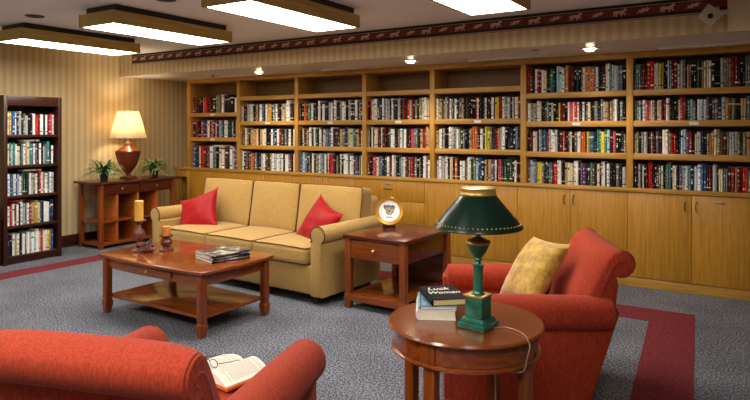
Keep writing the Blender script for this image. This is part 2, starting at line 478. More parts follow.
# ------------------------------------------------------------------ built-in shelving
DIV = [-7.205, -6.188, -5.143, -4.078, -3.151, -2.085, -1.037, .02]
LV = {0: [1.722, 1.365], 1: [1.94, 1.595, 1.262], 5: [1.856, 1.562, 1.248]}   # centre heights of the shelf edges
def levels(b): return LV[0] if b == 0 else (LV[1] if b < 5 else LV[5])
HT = .028
CT = .945
wb = thing('wall_bookcase', 'long built-in oak bookcase filled with books along the back wall', 'bookcase', (0, FY, CT))
UW = .03
for i, x in enumerate(DIV):
    w = UW if i else .04
    MB().box((x-w, 0, 0), (x+w, .34, 1.245), 'oak_z', .003).build('upright', wb)
for b in range(7):
    for z in levels(b):
        m = MB().box((DIV[b]+UW+(.01 if b == 0 else 0), .006, z-HT-CT), (DIV[b+1]-UW, .32, z+HT-CT), 'oak_x', .003)
        m.build('shelf', wb)
MB().box((DIV[0]-.04, -.012, 1.245), (DIV[-1]+.03, .34, 1.2999), 'oak_x', .003).build('top_rail', wb)
MB().box((DIV[0]-.04, .34, 0), (DIV[-1]+.03, .36, 1.2999), 'oak_back_shaded').build('back_panel', wb)
def shelf_label(b, z, fx=.5):
    x = DIV[b]+(DIV[b+1]-DIV[b])*fx
    o = MB().box((x-.04, -.002, z-.018-CT), (x+.04, .006, z+.012-CT), 'white', .001).build('shelf_label', wb)
    o['label'] = 'small white paper label'
shelf_label(0, 1.722); shelf_label(0, 1.365)
for b in (1, 2, 3, 4, 5, 6): shelf_label(b, levels(b)[1], .52)
# counter and base cabinets
ct = MB().box((-7.519, FY-.012, .905), (.06, YB-.001, .944), 'oak_x', .004).build('countertop')
tag(ct, 'long oak counter ledge running below the shelved books', 'countertop')
def handle(mb, x, z, h=.085):
    mb.tube([(x, 0, z-h/2), (x, -.038, z-h/2), (x-.006, -.042, z), (x, -.038, z+h/2), (x, 0, z+h/2)], .0045, 'dark_metal', 8)
def cabinet(x0, x1, kind, label, tagplate=False, pull=True):
    t = thing('base_cabinet', label, 'cabinet', (x0, FY, 0), 0, 'oak base cabinets under the counter')
    W = x1-x0
    if kind == 'niche':
        b = MB(); 
        b.box((0, .03, .0), (.03, .43, .904), 'oak_z').box((W-.05, .0, .0), (W, .43, .904), 'oak_z', .002).box((.03, 0, .80), (W-.05, .43, .904), 'oak_x', .002)
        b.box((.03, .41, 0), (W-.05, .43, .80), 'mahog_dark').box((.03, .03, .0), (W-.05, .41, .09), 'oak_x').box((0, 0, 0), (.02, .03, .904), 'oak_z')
        b.build('cabinet_body', t); return t
    b = MB().box((0, .022, .085), (W, .438, .904), 'oak_z').box((0, .012, 0), (W, .43, .085), 'oak_x', .002)
    b.build('cabinet_body', t)
    g = .002; zt = .898
    if kind == 'drawers':
        for z0, z1 in ((.66, zt), (.38, .655), (.095, .375)):
            d = MB().box((g, 0, z0), (W-g, .02, z1), 'oak_door', .0015).build('drawer', t)
            h = MB().tube([(W*.5-.05, 0, z1-.10), (W*.5-.05, -.03, z1-.10), (W*.5+.05, -.03, z1-.10), (W*.5+.05, 0, z1-.10)], .005, 'dark_metal').build('handle', d)
        l = MB().box((W*.5-.045, -.003, .845), (W*.5+.045, .001, .865), 'metal', .001).build('label_holder', t)
    else:
        for s in (0, 1):
            a, c = (g, W/2-g) if s == 0 else (W/2+g, W-g)
            d = MB().box((a, 0, .095), (c, .02, zt), 'oak_door', .0015).build('door', t)
            if pull:
                hb = MB(); handle(hb, W/2-.05 if s == 0 else W/2+.04, .80); hb.build('handle', d)
        if tagplate: MB().box((W*.5+.18, -.003, .835), (W*.5+.27, .001, .85), 'metal', .001).build('label_holder', t)
    return t
cabinet(-7.49, -7.19, 'niche', 'narrow open oak cabinet end with dark niche beside the console table')
cabinet(-7.19, -6.20, 'doors', 'oak base cabinet behind the left end of the gold sofa', pull=False)
cabinet(-6.20, -5.21, 'doors', 'oak base cabinet behind the middle of the gold sofa', pull=False)
cabinet(-5.21, -4.22, 'doors', 'oak base cabinet behind the right end of the gold sofa', pull=False)
cabinet(-4.22, -3.248, 'drawers', 'oak drawer cabinet behind the plate on the end table')
cabinet(-3.248, -2.146, 'doors', 'two-door oak cabinet behind the green lamp shade', pull=False)
cabinet(-2.146, -1.054, 'doors', 'two-door oak cabinet behind the armchair back, wire handles')
cabinet(-1.054, .04, 'doors', 'two-door oak cabinet at far right with small label plate', True)

# ------------------------------------------------------------------ books
def book_unit(bm_, mats, code, var, mtx, mi):
    """one upright book, spine towards -y, unit size x in [0,1], y in [0,1], z in [0,1]"""
    rnd = random.Random(hash((ord(code), var)) & 0xffff)
    acc = BM['i'] if code in DARK else BM['K']
    if code in 'kK': acc = BM[['l', 'w', 'i', 'g', 'a'][var % 5]]
    if code in 'wil': acc = BM[['K', 'g', 'l', 's', 'g'][var % 5]]
    if code in 'rR': acc = BM[['w', 'i', 'Y', 'k', 'a'][var % 5]]
    cover, pg = mi(BM[code]), mi(M['paper']); ac = mi(acc)
    def V(x, y, z): return bm_.verts.new(mtx @ Vector((x, y, z)))
    xs = [0, .24, .42, .58, .76, 1]
    ys = [.06, .015, 0, 0, .015, .06]
    if var % 3 == 0: bands = [.10, .13]
    elif var % 3 == 1: bands = [.78, .82]
    else: bands = []
    zs = [0, .05, .12, .17]+[.22+.04*k for k in range(13)]+[.78, .84, .9, 1]
    grid = [[V(x, y, z) for x, y in zip(xs, ys)] for z in zs]
    for r in range(len(zs)-1):
        zc = (zs[r]+zs[r+1])/2
        on = rnd.random() < (.22 if code in 'kK' else .42) and .2 < zc < .76
        band = (var % 3 == 0 and .12 < zc < .17) or (var == 1 and .84 < zc < .9) or (var == 4 and .70 < zc < .78)
        for c in range(5):
            f = bm_.faces.new((grid[r][c], grid[r][c+1], grid[r+1][c+1], grid[r+1][c]))
            f.material_index = ac if (band or (on and (c == 2 or (var in (1, 3) and 1 <= c <= 3)) and rnd.random() < .8)) else cover
    b0, b1, t0, t1 = V(0, 1, 0), V(1, 1, 0), V(0, 1, 1), V(1, 1, 1)
    n = len(zs)-1
    f = bm_.faces.new([grid[r][0] for r in range(n, -1, -1)]+[b0, t0]); f.material_index = cover
    f = bm_.faces.new([grid[r][5] for r in range(n+1)]+[t1, b1]); f.material_index = cover
    # pages sit a little below the cover edge: top face split in cover strips and page block
    i0, i1 = V(.1, .06, .985), V(.9, .06, .985); j0, j1 = V(.1, .985, .985), V(.9, .985, .985)
    f = bm_.faces.new((i0, i1, j1, j0)); f.material_index = pg
    f = bm_.faces.new((grid[n][0], i0, j0, t0)); f.material_index = cover
    f = bm_.faces.new((i1, grid[n][5], t1, j1)); f.material_index = cover
    f = bm_.faces.new([grid[n][0], grid[n][1], grid[n][2], grid[n][3], grid[n][4], grid[n][5], i1, i0]); f.material_index = cover
    f = bm_.faces.new((j0, j1, t1, t0)); f.material_index = pg
    f = bm_.faces.new((b1, b0, t0, t1)); f.material_index = pg
    f = bm_.faces.new([grid[0][c] for c in range(5, -1, -1)]+[b0, b1]); f.material_index = cover
_proto = {}
def book_mesh(code, var):
    if (code, var) not in _proto:
        mb = MB(); book_unit(mb.bm, mb.mats, code, var, Matrix.Identity(4), mb.mi)
        me = bpy.data.meshes.new('book'); mb.bm.to_mesh(me); mb.bm.free()
        for q in mb.mats: me.materials.append(q)
        _proto[(code, var)] = me
    return _proto[(code, var)]
def parse(s):
    out = []
    for tk in s.split():
        c = tk[0]; rest = tk[1:]; h = 0
        while rest and rest[-1] in '+-': h += 1 if rest[-1] == '+' else -1; rest = rest[:-1]
        w = float(rest)
        if w > 23:     # a wide stretch of one colour is two books in the photo
            k = 2 if w < 44 else 3
            for _ in range(k): out.append((c, w/k, h))
        else: out.append((c, w, h))
    return out
ORD = ['', 'first', 'second', 'third', 'fourth', 'fifth', 'sixth', 'seventh', 'eighth', 'ninth', 'tenth', 'eleventh', 'twelfth', 'thirteenth',
       'fourteenth', 'fifteenth', 'sixteenth', 'seventeenth', 'eighteenth', 'nineteenth', 'twentieth', 'twenty-first', 'twenty-second', 'twenty-third', 'twenty-fourth', 'twenty-fifth', 'twenty-sixth', 'twenty-seventh']
def ordn(i, n):
    """position counted from the nearer upright"""
    if i == 0: return 'hard against the left upright'
    if i == n-1: return 'hard against the right upright'
    return (ORD[i+1]+' from left upright') if i < n/2 else (ORD[n-i]+' from right upright')
def size_word(w, h, mw):
    a = 'tall ' if h > 0 else ('short ' if h < 0 else '')
    return a+('thick ' if w > mw*1.3 else ('thin ' if w < mw*.75 else ''))

BOOKS = {}
BOOKS[6] = ["s12 s14 s14 m10 R12 k6 m10 r20+ r22+ i14 l18 y26 k24 c24+ m12+ R22+ l20- l14+ g14+ k8 a24- k14 K12 k8 e10 K14 e14 i28 w14 K20 k16 k14 l18+ e14+ g14+ a12 R20+ R18+ K12 k12 K14 g26+ k22",
 "s14 g13 c14 k7 w20 p17 p15 w10 i14 m16 i26 R27 w20+ m15 K12 k12 K13 w10 p16+ r17+ k10 t14 c16 g18- k8 w16 c18 w17 v16+ K15 v16 g16 B21 l22+ Y16 u15 e20 K16 k14 a30 s20+ s22+",
 "i14- e14 K14 g18 l22 k8 K13 p13 k16 v20 K20 w22+ w16+ e16 r30- k13 K14 c32+ v16 R22 k12 l14- i8 l14 B18 k16 a24- o15 i18+ e18+ u18 m16 e16 l14 l30 e14 K14 e18 a20 o25",
 "K12 k12 l14 K11 w9 k12 m14 r30+ k10 K10 m14 s14 i14 k12 g10 t12+ s12+ k9 i12 w12 k14 v20 l11 w11 c24 K18 c22 w22+ b27+ m14 R12 k10 l23+ k9 i26- s14- g10- m18 R20 a13 R28 r30 t22- k11"]
BOOKS[5] = ["R17+ R16+ k10 K8 w16 R16+ R14+ w13 i22- k14 K12 t15 n15 k10 c34+ w18 e10+ Y18+ R14 R13 m12 k14 n16 k12 v12 w16 o15 a15 o28 s10 w16 K26+ m20 w24+ s14 c14 l22 s30 k21-",
 "w20 e18 l14 e12 w15+ i16+ k12 k12 u14- t16+ K16+ i12 k36 y10 R18 m16 k16 w12 p22 w10 r18 w12 K22 w15 K12 g10 i16 k12 K12 g22 k20 g14+ l14 a15 u14 e14 l14+ w16+ K16+ s18 k20-",
 "k16- m10 R12 i14 l14 k12 l13+ s13+ k8 b16+ R20 l13+ w13+ w16- l18+ K16 m18 p13 k13 K11 u12 i14 k18 v16 w11 w11 k8 o24 k8 y12 e14 b22 K20 t26+ y22 t16+ c16+ K20 p18 K15 k16 K18 g14-",
 "v16+ l17+ l15 s18 y30 g16 k13 n14+ K6 s13 g12 m12 r20 w28+ k16 K10 a14 i20 i14 a10 w28+ K14 v14 V15 B14 m18 t16 u14 K14 i18 k8 w24+ k10 w18 K20 k20 g18 K20 l22-"]
BOOKS[4] = ["w14 e18 a16 k12- e12- l12+ v12+ K14+ w12 g12 K12 w16 K14 s14 v14 a16 K14 u14 K14 k12 K12 k12 k12 r12 w12 k10 K18+ k16+ w14 K12 m12 K12 w18 k12 y24 R28 w14 g20 l22 k14 l14 k6 i22 u18",
 "a20- w25 k5 l16 K16 k16 w22+ l14+ s14+ l12+ w16 e16 K16 s17 k25- v14 a14 o38+ m18 w22 n16 y32+ e20+ K20 r24 a12 l18+ w20+ k18 K18 B18 K18+ s18+ K18+",
 "l22- w20+ l25 w24+ k13 i24+ m14 o22 k20 w18- w18- k12 e8 w26+ n20 e18 c16+ b26+ K20 a18 u8 a22 v18 v12 w12 K8 p24 K18 n20 n20+ n20+ K14 w14 m28"]
BOOKS[3] = ["k12 r24 w10 i14+ w22+ n22+ B22 w16+ v14+ w12+ e12 l14 K16 w14+ B18 K20 l24+ k20 R20 K22 r18 a18 R16 K14 g18 k14 e22+ l22+ i20+ l22 k10",
 "l14- k18 w12+ K10 i30 R18 m14 w10+ e10 K14 R12+ k16 K16 v14+ w34 K22 g22 w20 s14 w20 K14 k12 m20 p26 s26 K14 k12 a20 R16 r16 a20+ a14",
 "R20 k14 K14 r14 p24 w16 m12 s24 k14 K18 n14 w26 R12 u14 w16+ l24+ K12 k20 s18 l16 w18 u18 K16 a12 R14 r14 K18 g20 k20 i10 k22 w32+ g16 w24-"]
BOOKS[2] = ["m18 K20 o24 K12 e14 t14 w20 K40- k10 w22+ K16 w22- K14 B26 l16 w16 m10 w24+ K22 k14 e14+ w20 w16- k20 l20+ K22 K16 w22+ m12 g20 K18",
 "K26 w10 u30 e20 w22+ K22 w16+ n22 k12 w20 K18 w12 s16 s16 v22 w18+ K22 n18 m18 a22 e20 B18+ b16+ y18 c20 e16 u16 a20 m14 i20-",
 "b18+ c20+ s22 k14 a14 K18 w18+ K14 g14 e12 w14 l16+ s20+ w16+ k12 w12+ r22 p14 R14 K12 e16 k16 w14+ k18 w24+ w14 K12 w30 B18 v18 K14 e12 w18"]
BOOKS[1] = ["w12- K24- m18- l24 w26 k16- m16 a20 K10 w24 s14 B20+ w14 Y22 Y18 k12 g22 w20 K22 k10 v14 a22 l14 w22++ w8++ B22 K28",
 "m30- i20+ e24 K22 Y20 a24 o14 i16 k26 a26 i40 k30 K16 w18 b24 K18 w24 R22 m18 k18 g20 K18 w22 K26 w20",
 "w16+ K20 v22 K14 u18 o24 K14 g20 K20 B22 l14 w20 u18 m14 K16 e14 w26 l22 w26 l18 w16 k20 w28 t16 R16 K14 w22"]
BOOKS[0] = ["R16 u12 R12 k10 K14 i6 r22 R20 k14 K20 e24+ k8 w12+ K22+ K18+ k22 w20-",
 "m22 R16 k22 p12 B20+ s10 w12 R14 a10 R14 w10- B14 l10 s16 k10 w18 n10 K16 s12 k14 a16",
 "v14+ b14 K8 n22 w12 r20 R22 k10 v14 R10 w22 s20+ s10 k22 i20 w20 r14 n22 k8 w20 l14 v14 V18+"]
BAYN = {6: 'rightmost bay', 5: 'second bay from right', 4: 'third bay from right', 3: 'fourth bay from the right'}
SHN = ['top shelf', 'second shelf down', 'third shelf down', 'lowest shelf']
bk = random.Random(11)
count = 0
rest = MB()
order = [(6, s) for s in range(4)]+[(5, s) for s in range(4)]+[(4, s) for s in range(3)]+[(b, s) for b in (3, 2, 1, 0) for s in range(3)]
for b, si in order:
    row = parse(BOOKS[b][si])
    lv = levels(b)
    if b >= 5: zb = ([z+HT for z in lv]+[CT])[si]; zt = ([2.19]+[z-HT for z in lv])[si]
    elif b == 0: zb = ([z+HT for z in lv]+[CT])[si]; zt = ([2.04, lv[0]-HT, lv[1]-HT])[si]
    else: zb = [lv[1]+HT, lv[2]+HT, CT][si]; zt = [lv[0]-HT, lv[1]-HT, lv[2]-HT][si]
    op = zt-zb
    x0, x1 = DIV[b]+UW+.008, DIV[b+1]-UW-.008
    if b == 0: x0 += .01
    tot = sum(w for _, w, _ in row); pos = x0
    n = len(row); mw = tot/n
    nm = ['', 'second shelf down', 'third shelf down', 'lowest shelf'] if b < 5 else SHN
    shn = nm[si+1] if 1 <= b < 5 else (SHN[si] if b >= 5 else nm[si+1])
    for i, (c, w, h) in enumerate(row):
        wd = (x1-x0)*w/tot
        base_h = .80 if not (b >= 5 and si == 0) else .80
        hh = op*min(.97, (base_h+.075*h+bk.uniform(-.02, .02)))
        dp = bk.uniform(.13, .17); yy = FY+.022+bk.uniform(0, .018)
        th = wd*.955
        tilt = 0
        if count < 296:
            o = bpy.data.objects.new('book', book_mesh(c, bk.randrange(5))); COL.objects.link(o)
            o.scale = (th, dp, hh); o.location = (pos, yy, zb+.0005)
            tag(o, '%s%s book %s, %s, %s' % (size_word(w, h, mw), BN[c], ordn(i, n), shn, BAYN[b]), 'book', 'books on the oak wall shelves')
        else:
            mtx = Matrix.Translation((pos, yy, zb+.0005)) @ Matrix.Diagonal((th, dp, hh, 1))
            book_unit(rest.bm, rest.mats, c, bk.randrange(5), mtx, rest.mi)
        count += 1; pos += wd
# a few books lying flat on the lowest row of the left bay
for (xa, za, c, w, t_) in ((-7.10, 1.262, 'R', .30, .024), (-6.72, 1.275, 'w', .22, .016), (-6.62, 1.248, 'm', .3, .024)):
    mtx = Matrix.Translation((xa, FY+.03, za)) @ Euler((0, PI/2, 0)).to_matrix().to_4x4() @ Matrix.Diagonal((t_, .15, w, 1))
    book_unit(rest.bm, rest.mats, c, 2, mtx, rest.mi)
r_ = rest.build('books', smooth=False)
r_['kind'] = 'stuff'
tag(r_, 'rows of further small books filling the left bays of wall shelves', 'books', 'books on the oak wall shelves')

# ------------------------------------------------------------------ dark free-standing bookcase on the left
bx, by0, by1, bh = -7.02, 3.545, 4.205, 1.885
bc = thing('bookcase', 'tall narrow dark bookcase with five book rows against left wall', 'bookcase', (bx, by0, 0))
BW = by1-by0; BD = .40; th = .04
MB().box((-BD, 0, 0), (0, th, bh), 'black_wood', .002).build('side_panel', bc)
MB().box((-BD, BW-th, 0), (0, BW, bh), 'black_wood', .002).build('side_panel', bc)
MB().box((-BD, th, 0), (-BD+.012, BW-th, bh), 'black_wood').build('back_panel', bc)
MB().box((-BD+.012, th, bh-.11), (0, BW-th, bh), 'black_wood', .002).build('top_panel', bc)
BZ = [1.447, 1.105, .765, .428, .092]
for z in BZ:
    MB().box((-BD+.012, th, z-.03), (-.008, BW-th, z), 'black_wood', .002).build('shelf', bc)
MB().box((-BD+.012, th, 0), (-.03, BW-th, .06), 'black_wood').build('plinth', bc)
BR = ["i14+ Y18+ b18+ w10+ B12 l14+ K14 g12 l16- k14 K14 w16 r22 k8 w20 K14 w14 k8 r14 p10 w8",
 "y12 w8 t16+ w8 t18+ w12 i20- K8 s16 w16 a10+ i16+ t20 s10 w16 v14 K14 w16 k14 l14- g12 t22+ K12 w20-",
 "w20 b12 s12 w14 b10 l14 w12- s10 n16+ K8 n14 w14 l12 e16 w14 k10 r16+ w12 e14+ w18 s12 w14 l14",
 "w20- r12 w12 u12 w14 k8 w16+ l12 s10 w14 R14 a16 Y20+ i14 s10 K14 w16 w14 b10 B20+",
 "B20- K16 w14 a12 w18 K14 w18 s12 w16 l12 w18 c10 w20+ i12 r14 w14 w10 y16 Y10 b20"]
RN = ['top row', 'second row down', 'middle row', 'fourth row down', 'bottom row']
lb = MB()
for si, s in enumerate(BR):
    row = parse(s); n = len(row)
    y0, y1 = by0+th+.012, by1-th-.03
    tot = sum(w for _, w, _ in row); pos = y0
    for i, (c, w, h) in enumerate(row):
        wd = (y1-y0)*w/tot; hh = (.235+.022*h+bk.uniform(-.008, .008)); dp = bk.uniform(.14, .18)
        mtx = Matrix.Translation((bx-.035-bk.uniform(0, .012), pos, BZ[si]+.0005)) @ Matrix.Rotation(PI/2, 4, 'Z') @ Matrix.Diagonal((wd*.95, dp, hh, 1))
        book_unit(lb.bm, lb.mats, c, bk.randrange(5), mtx, lb.mi)
        pos += wd
for (yy, zz, c, L_) in ((3.80, BZ[2]+.262, 'i', .20), (3.62, BZ[3]+.262, 'r', .20), (3.80, BZ[1]+.262, 'w', .17)):
    mtx = Matrix.Translation((bx-.06, yy, zz+.021)) @ Matrix.Rotation(PI/2, 4, 'Z') @ Matrix.Rotation(PI/2, 4, 'Y') @ Matrix.Diagonal((.02, .15, L_, 1))
    book_unit(lb.bm, lb.mats, c, 4, mtx, lb.mi)
o = lb.build('books', smooth=False); o['kind'] = 'stuff'
tag(o, 'five rows of mixed books standing in the dark bookcase at left', 'books')

# low dark cabinet at the left edge
t = thing('side_cabinet', 'low dark wooden cabinet at the left picture edge', 'cabinet', (-7.06, 2.735, 0))
MB().box((-.42, 0, .04), (0, .80, .50), 'black_wood', .003).build('cabinet_body', t)
MB().box((-.44, -.015, .50), (.02, .795, .53), 'black_wood', .004).build('top', t)
for a in (0.01, .405):
    d = MB().box((.0, a, .06), (.016, a+.385, .485), 'black_wood', .003).build('door', t)
    MB().sphere((.028, a+.19, .3), .012, 'brass').build('knob', d)

# ------------------------------------------------------------------ console table against the left wall
ct = thing('console_table', 'long reddish wooden console table with two drawers and open cubbies', 'console table', (-6.95, 4.64, 0))
CW, CD, CH = 1.19, .46, .845
tp = [(-CD-.03, -.03), (.035, -.03), (.04, CW*.5), (.035, CW+.04), (-CD-.03, CW+.04)]
MB().prism(tp, 'z', CH-.03, CH, 'mahog_dark', .006).build('tabletop', ct)
for (x, y) in ((-.05, .02), (-.05, CW-.06), (-CD, .02), (-CD, CW-.06)):
    MB().box((x, y, 0), (x+.05, y+.05, CH-.03), 'mahog_z', .003).build('leg', ct)
MB().box((-CD+.01, .035, CH-.175), (-.02, CW-.04, CH-.03), 'mahog_dark', .002).build('apron', ct)
for a, c in ((.075, CW*.5-.008), (CW*.5+.008, CW-.065)):
    d = MB().box((-.02, a, CH-.165), (-.004, c, CH-.04), 'mahog_dark', .003).build('drawer', ct)
    k_ = MB().sphere((.008, (a+c)/2, CH-.10), .013, 'metal', 12).build('knob', d); k_['label'] = 'round metal knob'
for z in (.355, .07):
    MB().box((-CD+.02, .03, z-.03), (-.012, CW-.03, z), 'mahog_x', .003).build('shelf', ct)
MB().box((-.045, .06, .04), (-.005, CW-.06, .085), 'mahog_x', .003).build('bottom_rail', ct)
for y in (.275, .585, .89):
    MB().box((-CD+.03, y-.012, .07), (-.014, y+.012, CH-.17), 'mahog_lit', .002).build('divider', ct)
for y0 in (.285, .595):  # dark sheets added for the shade inside the open middle cubbies
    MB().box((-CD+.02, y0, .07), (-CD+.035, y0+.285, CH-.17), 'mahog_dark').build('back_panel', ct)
# lamp on the console
lx, ly = -7.19, 5.235
tl = thing('table_lamp', 'lit table lamp with cream pleated shade and red-brown urn base', 'lamp', (lx, ly, CH+.001), math.radians(20))
MB().lathe([(.0, 0), (.090, 0), (.094, .012), (.085, .03), (.055, .035), (.028, .05), (.025, .075), (.048, .10), (.092, .18), (.120, .27), (.132, .34), (.134, .365), (.130, .372),
            (.112, .380), (.085, .41), (.058, .435), (.048, .445), (.045, .46), (.034, .485), (.012, .50), (0, .50)], 'urn', n=48, sq=5).build('base', tl)
MB().lathe([(.012, .50), (.012, .60), (.02, .60), (.02, .66)], 'brass', n=16).tube([(-.06, 0, .60), (-.07, 0, .72), (-.03, 0, .88), (0, 0, .905)], .003, 'brass').tube([(.06, 0, .60), (.07, 0, .72), (.03, 0, .88), (0, 0, .905)], .003, 'brass').tube([(-.06, 0, .6), (.06, 0, .6)], .003, 'brass').build('harp', tl)
sh = MB().lathe([(.232, .545), (.182, .735), (.132, .905), (.128, .905), (.178, .735), (.228, .545), (.232, .545)], 'shade', n=180, rip=.028, ripn=26, caps=False)
s_o = sh.build('lamp_shade', tl, ang=80); s_o['label'] = 'glowing cream pleated shade'
MB().lathe([(0, 0), (.012, .004), (.008, .02), (0, .028)], 'brass', (0, 0, .905), n=12).build('finial', tl)
MB().sphere((0, 0, .70), .03, 'bulb', 16, (1, 1, 1.25)).build('bulb', tl)
pl = bpy.data.lights.new('lamp_glow', 'POINT'); pl.energy = 17; pl.color = (1, .82, .56); pl.shadow_soft_size = .05
plo = bpy.data.objects.new('lamp_glow', pl); COL.objects.link(plo); plo.parent = tl; plo.location = (0, 0, .76)

def spider_plant(x, y, label, seed, r=.20):
    t = thing('potted_plant', label, 'plant', (x, y, CH+.001), 0, 'potted plants flanking the console lamp')
    MB().lathe([(0, 0), (.043, 0), (.058, .095), (.062, .098), (.062, .115), (.055, .115), (.052, .098), (0, .098)], 'pot', n=24).build('pot', t)
    MB().lathe([(0, .104), (.053, .099)], 'soil', n=20).build('soil', t)
    lf = MB(); rnd = random.Random(seed)
    for k in range(130):
        a = 2*PI*k/130*5+rnd.uniform(-.2, .2); L_ = r*rnd.uniform(.8, 1.35); lift = rnd.uniform(.3, 1.3)
        w = rnd.uniform(.008, .014); N = 9
        d = Vector((math.cos(a), math.sin(a), 0)); s_ = Vector((-d.y, d.x, 0))
        vs = []
        for i in range(N+1):
            q = i/N
            p = d*(.012+L_*q*(.55+.45*(1-lift*.5)))+Vector((0, 0, .10+L_*lift*1.15*q-L_*1.05*q*q*(.50+.30*lift)))
            p.z = max(p.z, .012)
            if (p.x) < -.25: p.x = -.25
            ww = w*math.sin(PI*min(1, .12+q*.88))**.6 if q < 1 else .0005
            vs.append((lf.bm.verts.new(p+s_*ww), lf.bm.verts.new(p+Vector((0, 0, -.002))), lf.bm.verts.new(p-s_*ww)))
        mi_ = lf.mi('leaf')
        for A, B in zip(vs, vs[1:]):
            for j in (0, 1):
                f = lf.bm.faces.new((A[j], A[j+1], B[j+1], B[j])); f.material_index = mi_
    lf.build('leaves', t, ang=90)
    return t
spider_plant(-7.12, 4.83, 'spider plant in black pot left of the console lamp', 3, .25)
spider_plant(-7.14, 5.62, 'spider plant in black pot right of the console lamp', 5, .24)

# ------------------------------------------------------------------ sofa
def pipe_rect(mb, w, d, z, r=.0048, rc=.05, bow=.0, mat='piping', mtx=None, crown=0):
    pts = []
    hw, hd = w/2, d/2
    for cx, cy, a0 in ((hw-rc, hd-rc, 0), (-hw+rc, hd-rc, 90), (-hw+rc, -hd+rc, 180), (hw-rc, -hd+rc, 270)):
        pts += [(cx+rc*math.cos(math.radians(a0+18*k)), cy+rc*math.sin(math.radians(a0+18*k))) for k in range(6)]
    full = []
    for i in range(len(pts)):
        p, q = pts[i], pts[(i+1) % len(pts)]
        L_ = math.dist(p, q); k = max(1, int(L_/.06))
        for j in range(k):
            u, v = p[0]+(q[0]-p[0])*j/k, p[1]+(q[1]-p[1])*j/k
            full.append((u, v, z+crown*(1-(u/hw)**2)*(abs(v) > hd*.9)+crown*(1-(v/hd)**2)*(abs(u) > hw*.9)))
    mb.tube(full, r, mat, 6, True, mtx)

sofa = thing('sofa', 'three-seat gold woven sofa with brown piping against the cabinets', 'sofa', (-4.262, 4.676, 0), math.radians(-3))
HW = 1.19; DF = -.475; DBK = .475
MB().box((-HW+.10, DF+.03, .075), (HW-.10, DBK-.02, .325), 'sofa', .02, seg=3).build('base', sofa)
for s in (-1, 1):
    prof = [(-.07, .075), (.055, .075), (.055, .54)]+arc(.01, .60, .078, -38, 218, 18)+[(-.07, .54)]
    prof = [(s*(HW-.075+q[0]), q[1]) for q in prof]
    a = MB().prism(prof, 'y', DF, DBK-.06, 'sofa', .014).build('arm', sofa)
    front = [(q[0], DF+.004, q[1]) for q in prof]
    MB().tube([(x, y, z) for x, y, z in front if z > .08], .006, 'piping', 6).build('piping', a)
bf = MB(); bf.box((-1.12, .30, .12), (1.12, DBK, .86), 'sofa', .05, seg=4); bfo = bf.build('back_frame', sofa)
seatw = .665
for i in (-1, 0, 1):
    mt = Matrix.Translation((i*seatw, -.115, .405))
    c = MB().cushion((seatw-.004, .72, .155), 'sofa', .04, .022, mtx=mt).build('seat_cushion', sofa, ang=60)
    p = MB(); pipe_rect(p, seatw-.02, .705, .068, rc=.03, crown=.006, mtx=mt); pipe_rect(p, seatw-.02, .705, -.068, rc=.03, mtx=mt); p.build('piping', c)
for i in (-1, 0, 1):
    wdt = .67 if i == 0 else .785
    cx = 0 if i == 0 else i*(.335+wdt/2)
    mt = Matrix.Translation((cx, .235, .705)) @ Matrix.Rotation(math.radians(-9), 4, 'X') @ Matrix.Rotation(PI/2, 4, 'X')
    # cushion lies in local x (width), local y -> world z, local z -> world -y
    c = MB().cushion((wdt-.012, .50, .18), 'sofa', .028, .035, mtx=mt).build('back_cushion', sofa, ang=60)
    p = MB(); pipe_rect(p, wdt-.012, .492, .080, rc=.022, crown=-.006, mtx=mt); p.build('piping', c)
for x in (-HW+.14, HW-.14):
    for y in (DF+.08, DBK-.10):
        MB().lathe([(.02, 0), (.03, .075)], 'black_wood', (x, y, 0), n=16).build('leg', sofa)

def pillow_obj(name, label, loc, rot, a, b, th, mat, seed, pin=.10, group=None, pipe=None):
    mb = MB(); mb.pillow(a, b, th, mat, seed=seed, pinch=pin)
    o = mb.build(name, ang=80); o.location = loc; o.rotation_euler = rot
    tag(o, label, 'pillow', group); return o
def frame_rot(normal, roll):
    z = Vector(normal).normalized(); up = Vector((0, 0, 1)); x = up.cross(z).normalized(); y = z.cross(x)
    m = Matrix((x, y, z)).transposed() @ Matrix.Rotation(math.radians(roll), 3, 'Z')
    return m.to_euler()
pillow_obj('throw_pillow', 'red silk throw pillow leaning on the left sofa arm', (-5.12, 4.60, .60), frame_rot((.06, -.85, .45), 22), .52, .48, .17, 'red_silk', 1, .15)
pillow_obj('throw_pillow', 'red silk throw pillow tilted against the right sofa arm', (-3.47, 4.57, .615), frame_rot((-.26, -.85, .42), -20), .48, .46, .17, 'red_silk', 2, .15)

# ------------------------------------------------------------------ coffee table
CTX, CTY, ra = -3.965, 3.425, math.radians(-1.2)
cf = thing('coffee_table', 'reddish wooden coffee table with lower shelf in front of sofa', 'coffee table', (CTX, CTY, 0), ra)
w2, d2, H = .625, .375, .485
def bowed(w2, d2, bx_, by_, n=10):
    p = []
    for k in range(n): u = -1+2*k/n; p.append((u*w2, -d2-by_*(1-u*u)))
    for k in range(n): u = -1+2*k/n; p.append((w2+bx_*(1-u*u), u*d2))
    for k in range(n): u = 1-2*k/n; p.append((u*w2, d2+by_*(1-u*u)))
    for k in range(n): u = 1-2*k/n; p.append((-w2-bx_*(1-u*u), u*d2))
    return p
MB().prism(bowed(w2, d2, .03, .035), 'z', H-.026, H, 'mahog_x', .006).build('tabletop', cf)
MB().prism(bowed(w2-.05, d2-.045, .018, .022), 'z', H-.115, H-.026, 'mahog_x', .002).build('apron', cf)
dr = MB().box((-.27, -d2+.009, H-.098), (.27, -d2+.035, H-.045), 'mahog_x', .004).build('drawer', cf)
MB().sphere((0, -d2+.002, H-.072), .011, 'brass').build('knob', dr)
